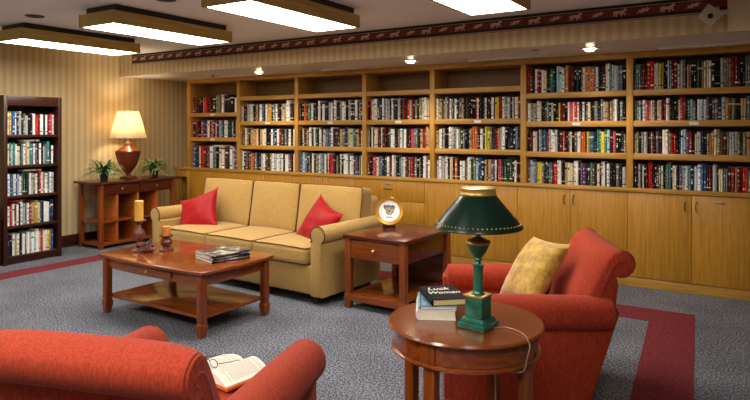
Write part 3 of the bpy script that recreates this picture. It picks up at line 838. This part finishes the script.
for sx in (-1, 1):
    for sy in (-1, 1):
        cx, cy = sx*(w2-.055), sy*(d2-.05); l = MB()
        l.box((cx-.027, cy-.027, .10), (cx+.027, cy+.027, H-.027), 'mahog_z', .003)
        l.lathe([(.021, 0), (.024, .008), (.034, .082), (.034, .094), (.030, .10)], 'mahog_z', (cx, cy, 0), n=32, sq=10, mtx=None)
        l.build('leg', cf)
MB().box((-w2+.06, -d2+.06, .125), (w2-.06, d2-.06, .150), 'mahog_x', .003).build('shelf', cf)

# candle holders, candles, ornament, magazines
def candle_set(x, y, z0, hold, cr, ch, cm, hl, cl, hr=.062):
    t = thing('candle_holder', hl, 'candle holder', (x, y, z0), 0, 'carved candle holders on the coffee table')
    hold = [(r, z*1.09) for r, z in hold]
    MB().lathe(hold, 'carved', n=28).build('stem', t)
    zt = hold[-1][1]
    MB().lathe([(0, zt-.001), (.03, zt), (hr, zt+.010), (hr, zt+.016), (hr-.006, zt+.016), (.045, zt+.008), (0, zt+.008)], 'mahog_dark', n=28).build('dish', t)
    c = thing('candle', cl, 'candle', (x, y, z0+zt+.009))
    MB().lathe([(0, 0), (cr, 0), (cr, ch-.004), (cr-.004, ch), (cr-.008, ch-.003), (0, ch-.008)], cm, n=28).build('wax', c)
    MB().lathe([(.0015, ch-.008), (.0015, ch+.008)], 'black', n=6).build('wick', c)
zt = H+.0005
candle_set(-4.395, 3.305, zt, [(0, 0), (.062, 0), (.062, .008), (.045, .018), (.022, .03), (.030, .045), (.024, .058), (.020, .07), (.045, .105), (.052, .13), (.042, .155), (.022, .18), (.018, .20), (.028, .215), (.03, .222)],
           .036, .172, 'wax_y', 'tall carved dark red candle holder holding the yellow candle', 'tall pale yellow pillar candle on the taller holder')
candle_set(-4.235, 3.455, zt, [(0, 0), (.06, 0), (.06, .008), (.046, .018), (.030, .028), (.046, .05), (.050, .068), (.038, .088), (.032, .095), (.034, .10)],
           .034, .085, 'wax_o', 'short carved dark red candle holder holding the orange candle', 'short orange pillar candle on the lower holder', .056)
t = thing('beaded_ornament', 'cluster of dark red glass beads between two candle holders', 'ornament', (-4.290, 3.325, zt))
MB().lathe([(0, 0), (.03, 0), (.045, .012), (.05, .02), (.04, .02), (0, .012)], 'carved', n=20).build('dish', t)
mb = MB(); rnd = random.Random(4)
for k in range(46):
    a = rnd.uniform(0, 2*PI); ph = rnd.uniform(0, 1); rr = .046*math.sqrt(rnd.random())
    mb.sphere((rr*math.cos(a), rr*math.sin(a), .020+.085*(1-(rr/.05)**2)*ph), rnd.uniform(.008, .013), 'carved', 8)
o = mb.build('beads', t)

def cover_mag(name, c1, c2, accent):
    m, nt, b = base_mat(name, .25)
    v = coords(nt, (1, 1, 1)); f = noise(nt, v, 11, 4, .7)
    nt.links.new(ramp(nt, f, [(.35, lin(c1)), (.52, lin(c2)), (.62, lin(accent))]), b.inputs['Base Color'])
    return m
cm1 = cover_mag('magazine_cover_photo', (26, 24, 26), (96, 90, 86), (206, 198, 184))
cm2 = cover_mag('magazine_cover_dark', (20, 22, 28), (52, 54, 60), (150, 150, 150))
z = H+.0008
mg = [(-3.590, 3.475, 0, .019, cm2, 'black-edged magazine at the bottom of coffee table stack'), (-3.594, 3.480, 2, .017, cm1, 'white-edged magazine second from bottom of coffee table stack'),
      (-3.600, 3.478, -3, .013, cm2, 'dark magazine second from top of coffee table stack'), (-3.585, 3.482, 7, .014, cm1, 'photo-covered magazine on top of the coffee table stack')]
for (x, y, a, h, c, lab) in mg:
    t = thing('magazine', lab, 'magazine', (x, y, z), math.radians(-16+a), 'magazines stacked on the coffee table')
    a_, b_ = .135, .165
    MB().box((-a_, -b_, 0), (a_, b_, .0018), c).box((-a_, -b_, h-.0018), (a_, b_, h), c).box((a_-.002, -b_, 0), (a_, b_, h), c).build('cover', t)
    MB().box((-a_+.001, -b_+.001, .002), (a_-.003, b_-.001, h-.002), 'paper').build('pages', t)
    z += h+.0006

# ------------------------------------------------------------------ end table with plate
et = thing('end_table', 'square reddish wooden end table with drawer right of sofa', 'end table', (-2.64, 4.63, 0), math.radians(-3))
w2, d2, H2 = .30, .39, .62
MB().box((-w2-.012, -d2-.014, H2-.024), (w2+.012, d2+.012, H2), 'mahog_dark', .006).build('tabletop', et)
MB().box((-w2+.004, -d2+.006, H2-.036), (w2-.004, d2-.006, H2-.024), 'mahog_z').build('moulding', et)
for sx in (-1, 1):
    for sy in (-1, 1):
        cx, cy = sx*(w2-.028), sy*(d2-.028)
        MB().box((cx-.027, cy-.027, 0), (cx+.027, cy+.027, H2-.025), 'mahog_z', .003).box((cx-.031, cy-.031, .055), (cx+.031, cy+.031, .125), 'mahog_z', .004).build('leg', et)
MB().box((-w2+.03, -d2+.035, H2-.20), (w2-.03, d2-.03, H2-.036), 'mahog_x').build('apron', et)
d = MB().box((-w2+.056, -d2+.008, H2-.195), (w2-.056, -d2+.034, H2-.045), 'mahog_x', .004).build('drawer', et)
MB().sphere((0, -d2-.006, H2-.115), .014, 'brass').build('knob', d)
MB().box((-w2+.03, -d2+.03, .105), (w2-.03, d2-.03, .125), 'mahog_x', .003).build('shelf', et)
MB().box((-w2+.05, d2-.035, .06), (w2-.05, d2-.025, H2-.036), 'mahog_dark').build('back_panel', et)  # dark sheet added for the deep shade under and behind the table
MB().box((-w2+.03, -d2+.005, .065), (w2-.03, -d2+.03, .12), 'mahog_x', .004).build('bottom_rail', et)
MB().box((w2-.05, -d2+.05, H2-.2), (w2-.02, d2-.05, H2-.036), 'mahog_dark', .002).build('side_rail', et)

px_, py_ = -2.80, 4.73
ps = thing('plate_stand', 'small black easel stand holding the gold-rimmed plate', 'stand', (px_, py_, H2+.001), math.radians(28))
st = MB()
for s in (-1, 1):
    st.tube([(s*.05, -.06, .045), (s*.052, -.055, .012), (s*.05, -.02, .006), (s*.045, .04, .006), (s*.035, .055, .03), (s*.012, .045, .13)], .006, 'black', 8)
st.tube([(-.05, -.03, .02), (.05, -.03, .02)], .006, 'black').tube([(-.035, .05, .06), (.035, .05, .06)], .006, 'black')
st.box((-.045, -.055, .002), (.045, -.025, .04), 'black', .008)
st.build('easel', ps)
pt = thing('plate', 'white decorative plate with gold rim and grey emblem on stand', 'plate', (px_, py_, H2+.001), math.radians(28))
R_ = .128; PSC = .97
pm = Matrix.Translation((0, -.022, .030+R_*PSC)) @ Matrix.Rotation(math.radians(-12), 4, 'X') @ Matrix.Rotation(PI/2, 4, 'X') @ Matrix.Scale(PSC, 4)
MB().lathe([(0, -.006), (.07, -.006), (.10, .002), (.105, .004), (.10, .008), (.07, -.001), (0, -.001)], 'porcelain', n=56, mtx=pm).build('face', pt)
rm = MB().lathe([(.098, .003), (.124, .010), (.128, .014), (.126, .017), (.108, .013), (.096, .0105)], 'gold', n=56, mtx=pm, caps=False).build('rim', pt); rm['label'] = 'gold rim'
em = MB()
blob = [(-.050, .040), (-.040, .052), (-.022, .046), (-.005, .052), (.012, .044), (.030, .050), (.046, .042), (.052, .026), (.042, .014), (.040, -.002), (.032, -.020), (.020, -.034), (.002, -.040), (-.016, -.034), (-.028, -.018), (-.030, .0), (-.040, .014), (-.050, .024)]
em.prism([(a*1.05, b*1.05+.004) for a, b in blob], 'z', -.0005, .0006, 'emblem_dark', mtx=pm)
em.prism([(a*.72+.002, b*.8-.004) for a, b in blob], 'z', .0004, .0012, 'emblem_tan', mtx=pm)
em.prism([(-.030, .036), (-.012, .030), (.0, .036), (-.004, .026), (-.022, .022)], 'z', .0010, .0016, 'emblem_dark', mtx=pm)
em.prism([(.012, .030), (.028, .034), (.034, .024), (.018, .016), (.010, .022)], 'z', .0010, .0016, 'emblem_dark', mtx=pm)
em.prism([(-.012, .006), (.010, .010), (.014, .0), (.0, -.008), (-.012, -.004)], 'z', .0010, .0016, 'emblem_dark', mtx=pm)
for k in range(6): em.box((-.028+k*.010, -.062, 0), (-.021+k*.010, -.051, .0008), 'emblem_dark', mtx=pm)
em.build('emblem', pt, smooth=False)

# ------------------------------------------------------------------ armchairs
def armchair(name, label, loc, rz):
    t = thing(name, label, 'armchair', loc, rz, 'rust red rolled-arm armchairs')
    # local +x = where the sitter looks; front at x=+.45
    HWc = .40
    MB().box((-.28, -HWc+.03, .09), (.44, HWc-.03, .33), 'chair', .02, seg=3).build('base', t)
    for s in (-1, 1):
        a = MB()
        # side panel, narrowing to the back foot
        a.prism([(.45, .085), (.45, .57), (-.42, .57), (-.42, .50), (-.29, .085)], 'y', s*HWc if s < 0 else s*(HWc-.10), s*(HWc-.10) if s < 0 else s*HWc, 'chair', .012)
        # rolled top, tapering softly at both ends
        y0 = s*(HWc-.035); pts = []; rr = []
        N = 22
        for k in range(N+1):
            q = k/N; x = .455-.90*q
            e = min(1, (q/.035)) if q < .035 else (min(1, (1-q)/.05) if q > .95 else 1)
            pts.append((x, y0, .545+.012*q)); rr.append(max(.004, (.086+.006*math.sin(q*PI))*math.sqrt(max(0, 1-(1-e)**2))))
        a.tube(pts, rr, 'chair', 22)
        ao = a.build('arm', t, ang=50)
    # seat cushion
    mt = Matrix.Translation((.10, 0, .395))
    c = MB().cushion((.70, .60, .15), 'chair', .045, .025, mtx=mt).build('seat_cushion', t, ang=60)
    p = MB(); pipe_rect(p, .685, .585, .066, .006, mat='chair_pipe', mtx=mt); p.build('piping', c)
    # scroll back, lofted across the width: the inner face swells forward between the welted ends
    sx_, sz_, sr, hw = -.455, .812, .068, .375
    front = [(-.18, .33), (-.235, .46), (-.300, .62), (-.355, .74), (-.396, .825), (-.424, .864)]
    rear = arc(sx_, sz_, sr, 88, 292, 14)+[(-.435, .70), (-.425, .60), (-.37, .34), (-.285, .09), (-.20, .09)]
    prof = front+rear
    lofts = MB(); mi_ = lofts.mi('chair'); rings = []
    ys = [-hw, -hw+.012]+[-hw+.03+(2*hw-.06)*k/16 for k in range(17)]+[hw-.012, hw]
    for y in ys:
        q = abs(y)/hw; bl = .075*(1-q**5); sh_ = 1 if q < .985 else .93
        ring = []
        for i, (a, b) in enumerate(prof):
            f = min(1, i/1.5) if i < len(front) else (max(0, 1-(i-len(front)+1)/5) if i < len(front)+5 else 0)
            nx, nz = (.95, .36) if i < len(front)-1 else (.8, .42)
            pa, pb = a+nx*bl*f, b+nz*bl*f*.22
            if sh_ < 1:
                cx_, cz_ = (sx_, sz_) if b > .74 else (-.36, b)
                pa = cx_+(pa-cx_)*sh_; pb = cz_+(pb-cz_)*sh_ if b > .74 else pb
            ring.append(lofts.bm.verts.new((pa, y, pb)))
        rings.append(ring)
    n_ = len(prof)
    for A, B in zip(rings, rings[1:]):
        for i in range(n_):
            f = lofts.bm.faces.new((A[i], A[(i+1) % n_], B[(i+1) % n_], B[i])); f.material_index = mi_
    f = lofts.bm.faces.new(rings[0][::-1]); f.material_index = mi_
    f = lofts.bm.faces.new(rings[-1]); f.material_index = mi_
    bmesh.ops.recalc_face_normals(lofts.bm, faces=lofts.bm.faces[:])
    bk_ = lofts.build('back', t, ang=50)
    for s in (-1, 1):
        w_ = MB(); pts = [(a, s*(hw-.012), b) for a, b in prof[1:-2]]
        w_.tube(pts, .0045, 'chair_pipe', 6)
        w_.tube(smooth_pts([(-.335, s*hw, .60), (-.372, s*hw, .70), (-.405, s*hw, .775), (-.430, s*hw, .815), (-.462, s*hw, .828), (-.480, s*hw, .810), (-.468, s*hw, .792)], 3), .005, 'chair_pipe', 6)
        w_.build('piping', t)
    for x, y in ((.38, .33), (.38, -.33), (-.23, .33), (-.23, -.33)):
        MB().lathe([(.022, 0), (.030, .09)], 'mahog_z', (x, y, 0), n=20, sq=10).build('leg', t)
    return t
armchair('armchair', 'rust red armchair facing left behind the round table, gold pillow on it', (-1.160, 3.462, 0), math.radians(206))
armchair('armchair', 'rust red armchair seen from behind at bottom left, open book on seat', (-1.806, 1.498, 0), math.radians(108))
pillow_obj('throw_pillow', 'gold velvet throw pillow leaning on the red armchair back', (-1.115, 3.545, .675), frame_rot((-.575, -.571, .58), 4), .41, .42, .16, 'gold_velvet', 5, .07)

# ------------------------------------------------------------------ round table
RX, RY = -1.019, 2.333
rt = thing('round_table', 'round reddish wooden side table holding the green lamp', 'table', (RX, RY, 0), math.radians(44))
TR = .315; TZ = .72
MB().lathe([(0, TZ-.022), (TR-.012, TZ-.022), (TR, TZ-.014), (TR+.002, TZ-.008), (TR-.004, TZ), (0, TZ)], 'mahog_x', n=96).build('tabletop', rt)
MB().lathe([(TR-.05, TZ-.095), (TR-.03, TZ-.095), (TR-.025, TZ-.092), (TR-.025, TZ-.022), (TR-.05, TZ-.022), (TR-.05, TZ-.095)], 'mahog_x', n=96, caps=False).build('apron', rt)
MB().lathe([(TR-.05, TZ-.112), (TR-.022, TZ-.112), (TR-.012, TZ-.106), (TR-.012, TZ-.100), (TR-.02, TZ-.095), (TR-.05, TZ-.095), (TR-.05, TZ-.112)], 'mahog_x', n=96, caps=False).build('lower_ring', rt)
for k in range(4):
    a = math.radians(45+90*k-4); c, s = math.cos(a), math.sin(a)
    mt = Matrix.Rotation(a, 4, 'Z')
    l = MB().box((TR-.075, -.024, .0), (TR-.030, .024, TZ-.11), 'mahog_z', .003, mt)
    l.box((TR-.05, -.032, TZ-.096), (TR-.020, .032, TZ-.021), 'mahog_z', .003, mt)
    l.build('leg', rt)
MB().lathe([(0, .16), (.21, .16), (.215, .167), (.215, .173), (.21, .18), (0, .18)], 'mahog_x', n=48).build('shelf', rt)

# green tole lamp
gl = thing('table_lamp', 'green metal table lamp with dark conical shade on round table', 'lamp', (-.938, 2.275, TZ+.0008), math.radians(-8))
b = MB()
b.box((-.060, -.060, 0), (.060, .060, .022), 'green_metal', .003)
b.prism([(-.056, .022), (.056, .022), (.046, .040), (-.046, .040)], 'y', -.046, .046, 'green_metal', .004)
b.box((-.050, -.050, .02), (.050, .050, .034), 'green_metal', .004)
b.box((-.038, -.038, .038), (.038, .038, .125), 'green_metal', .003).box((-.042, -.042, .123), (.042, .042, .130), 'brass', .001)
b.build('base', gl)
MB().lathe([(.03, .130), (.022, .138), (.019, .15), (.019, .235), (.023, .240), (.023, .247), (.012, .25), (.009, .258), (.016, .266), (.012, .274)], 'green_metal', n=28).build('column', gl)
MB().lathe([(.010, .274), (.018, .278), (.034, .300), (.042, .318), (.046, .330), (.040, .336), (0, .336)], 'green_metal', n=32).build('urn_cup', gl)
cp = MB().lathe([(.046, .328), (.050, .334), (.047, .341), (.03, .348), (.012, .356), (.007, .366), (.010, .374), (.006, .384)], 'brass', n=32).build('brass_cap', gl); cp['label'] = 'aged brass cap'
MB().lathe([(.012, .380), (.019, .386), (.019, .425), (.014, .432), (.010, .44)], 'black', n=20).tube([(-.018, 0, .405), (-.032, 0, .405)], .003, 'black').build('socket', gl)
MB().tube([(0, 0, .43), (0, 0, .545)], .004, 'brass').build('stem', gl)
s_ = MB().lathe([(.172, .392), (.176, .396), (.174, .401), (.070, .522), (.067, .522), (.168, .400), (.170, .392)], 'green_shade', n=64, caps=False).build('lamp_shade', gl); s_['label'] = 'dark green conical metal shade'
r_ = MB().lathe([(.071, .522), (.073, .526), (.070, .530), (.070, .545), (.072, .548), (.066, .552), (0, .552), (0, .548), (.066, .544), (.067, .526), (.066, .522)], 'brass', n=48, caps=False).build('top_ring', gl); r_['label'] = 'brass ring at the top of the shade'
# pierced dot trim around the shade hem
dt = MB()
for k in range(60):
    a = 2*PI*k/60; dt.sphere((.1655*math.cos(a), .1655*math.sin(a), .412), .0028, 'brass', 6)
dt.build('hem_dots', gl)
# cord: runs from the base to the right and over the table edge
inv = gl.matrix_basis.inverted()
cord = [(-.875, 2.282, TZ+.004), (-.842, 2.312, TZ+.004), (-.786, 2.298, TZ+.004), (-.738, 2.252, TZ+.004), (-.718, 2.215, TZ+.003), (-.704, 2.198, TZ-.012),
        (-.716, 2.200, TZ-.06), (-.726, 2.208, TZ-.10), (-.742, 2.210, TZ-.118), (-.79, 2.200, TZ-.122), (-.83, 2.20, TZ-.125), (-.85, 2.23, TZ-.16), (-.85, 2.25, TZ-.45), (-.85, 2.25, .006)]
RZm = Matrix.Translation((-.938, 2.275, TZ+.0008)) @ Matrix.Rotation(math.radians(-8), 4, 'Z')
MB().tube([RZm.inverted() @ p for p in smooth_pts(cord)], .0028, 'cable', 8).build('cord', gl)

# books on the round table
def flat_book(loc, rz, L_, W_, h, cover, pages, label, spine_side=-1, tilt=0):
    """lying book: x = width (spine on -x), y = length; page edges show on -y"""
    t = thing('book', label, 'book', loc, rz, 'books on the round table')
    c = MB()
    c.box((-W_/2, -L_/2, 0), (W_/2, L_/2, .0025), cover).box((-W_/2, -L_/2, h-.0025), (W_/2, L_/2, h), cover)
    c.prism([(-W_/2, 0)]+[(-W_/2-.010*math.sin(PI*k/8), h*k/8) for k in range(1, 8)]+[(-W_/2, h), (-W_/2+.003, h), (-W_/2+.003, 0)], 'y', -L_/2, L_/2, cover)
    c.build('cover', t, smooth=True)
    MB().box((-W_/2+.002, -L_/2+.003, .0025), (W_/2-.004, L_/2-.003, h-.0025), pages).build('pages', t)
    return t
jb = plain('jacket_blue_white', (120, 160, 186), .35, var=.35, nscale=14)
bz = TZ+.0008
r27 = math.radians(27)
flat_book((-1.165, 2.365, bz), r27, .235, .155, .042, BM['w'], 'paper', 'thick white book at the bottom of the round table pile')
flat_book((-1.160, 2.365, bz+.0425), r27+.02, .225, .150, .014, jb, 'paper', 'thin blue-white book in the middle of the round table pile')
tb = flat_book((-1.140, 2.378, bz+.057), r27+.24, .215, .145, .028, 'matte_black', 'paper_y', 'black-covered book with white title atop round table pile')
def text_mesh(s, size, mat, parent, mtx, ext=.0004):
    cu = bpy.data.curves.new('title', 'FONT'); cu.body = s; cu.size = size; cu.extrude = ext; cu.align_x = 'CENTER'; cu.align_y = 'CENTER'; cu.shear = .3; cu.offset = size*.02
    o = bpy.data.objects.new('title_tmp', cu); COL.objects.link(o)
    dg = bpy.context.evaluated_depsgraph_get(); dg.update()
    me = bpy.data.meshes.new_from_object(o.evaluated_get(dg)); me.name = 'title'
    bpy.data.objects.remove(o); bpy.data.curves.remove(cu)
    me.transform(mtx); me.materials.clear(); me.materials.append(mat)
    q = bpy.data.objects.new('title', me); COL.objects.link(q); q.parent = parent; return q
q = text_mesh('Luck', .050, M['white'], tb, Matrix.Translation((-.012, .055, .0284)) @ Matrix.Diagonal((1, 1.1, 1, 1)))
q = text_mesh('Women', .042, M['white'], tb, Matrix.Translation((.0, -.005, .0284)) @ Matrix.Diagonal((1, 1.25, 1, 1))); q['label'] = 'white slanted title lettering'
MB().sphere((.005, .052, .0284), .011, BM['r'], 12, (1, 1, .05)).build('red_emblem', tb)

# ------------------------------------------------------------------ open book and spectacles on the near armchair
ob = thing('open_book', 'open hardcover book lying on the seat of near armchair', 'book', (-1.862, 1.815, .500), math.radians(-7))
# local x across pages, y along the gutter
W_, L_ = .155, .22
def page_curve(s, lift, n=12):
    pts = []
    for k in range(n+1):
        u = k/n; pts.append((s*u*W_, lift*(.35+.9*math.sin(PI*min(1, u*1.08))**.8*(1-u*.55))))
    return pts
for s, lift in ((-1, .026), (1, .046)):
    top = page_curve(s, lift)
    poly = top+[(s*W_, .004), (0, .004)]
    MB().prism(poly, 'y', -L_/2, L_/2, 'paper').build('pages', ob, ang=50)
c = MB(); c.box((-W_-.008, -L_/2-.006, 0), (.0, L_/2+.006, .004), BM['o'], .001).box((0, -L_/2-.006, 0), (W_+.008, L_/2+.006, .012), BM['o'], .001); co = c.build('cover', ob); co['label'] = 'orange-brown hard cover'
tx = MB()
for s, lift in ((-1, .026), (1, .046)):
    for r in range(22):
        y = L_/2-.022-r*.0082
        if y < -L_/2+.018: break
        u1 = .9 if random.random() > .2 else random.uniform(.4, .8)
        prev = None
        for k in range(9):
            u = .12+(u1-.12)*k/8; z = lift*(.35+.9*math.sin(PI*min(1, u*1.08))**.8*(1-u*.55))+.0006
            x = s*u*W_
            a_, b_ = tx.bm.verts.new((x, y, z)), tx.bm.verts.new((x, y+.0028, z))
            if prev:
                f = tx.bm.faces.new((prev[0], a_, b_, prev[1])); f.material_index = tx.mi('ink')
            prev = (a_, b_)
tp = tx.build('printed_lines', ob, smooth=False)
gs = thing('eyeglasses', 'folded wire spectacles resting on the open book', 'glasses', (-1.905, 1.765, .534), math.radians(-5))
fr_ = MB()
for s in (-1, 1):
    fr_.tube([(s*.033+.024*math.cos(2*PI*k/20), -.0, .018+.017*math.sin(2*PI*k/20)) for k in range(20)], .0016, 'steel_glass', 6, True)
fr_.tube([(-.010, 0, .022), (0, -.002, .027), (.010, 0, .022)], .0016, 'steel_glass', 6)
fr_.build('frame', gs)
for s in (-1, 1):
    MB().lathe([(0, -.0006), (.0228, -.0006), (.0228, .0006), (0, .0006)], 'glass', n=20, mtx=Matrix.Translation((s*.033, 0, .018)) @ Matrix.Diagonal((1, 1, .71, 1)) @ Matrix.Rotation(PI/2, 4, 'X')).build('lens', gs)
    MB().tube(smooth_pts([(s*.057, 0, .022), (s*.060, .012, .020), (s*.055, .07, .008), (s*.050, .105, .003), (s*.049, .125, -.004)]), .0014, 'steel_glass', 6).build('temple_arm', gs)

# ------------------------------------------------------------------ camera, world, view
cam = bpy.data.cameras.new('camera'); co = bpy.data.objects.new('camera', cam); COL.objects.link(co)
cam.sensor_width = 36; cam.lens = 612/750*36; cam.shift_y = -70/750; cam.clip_start = .05
co.location = (0, 0, 1.5); co.rotation_euler = (PI/2, 0, math.radians(31.97))
sc.camera = co
w = bpy.data.worlds.new('world'); sc.world = w; w.use_nodes = True
w.node_tree.nodes['Background'].inputs[0].default_value = (.5, .45, .4, 1); w.node_tree.nodes['Background'].inputs[1].default_value = .02
sc.view_settings.view_transform = 'Standard'; sc.view_settings.look = 'None'; sc.view_settings.gamma = 1
sc.view_settings.exposure = .12; sc.view_settings.use_curve_mapping = False
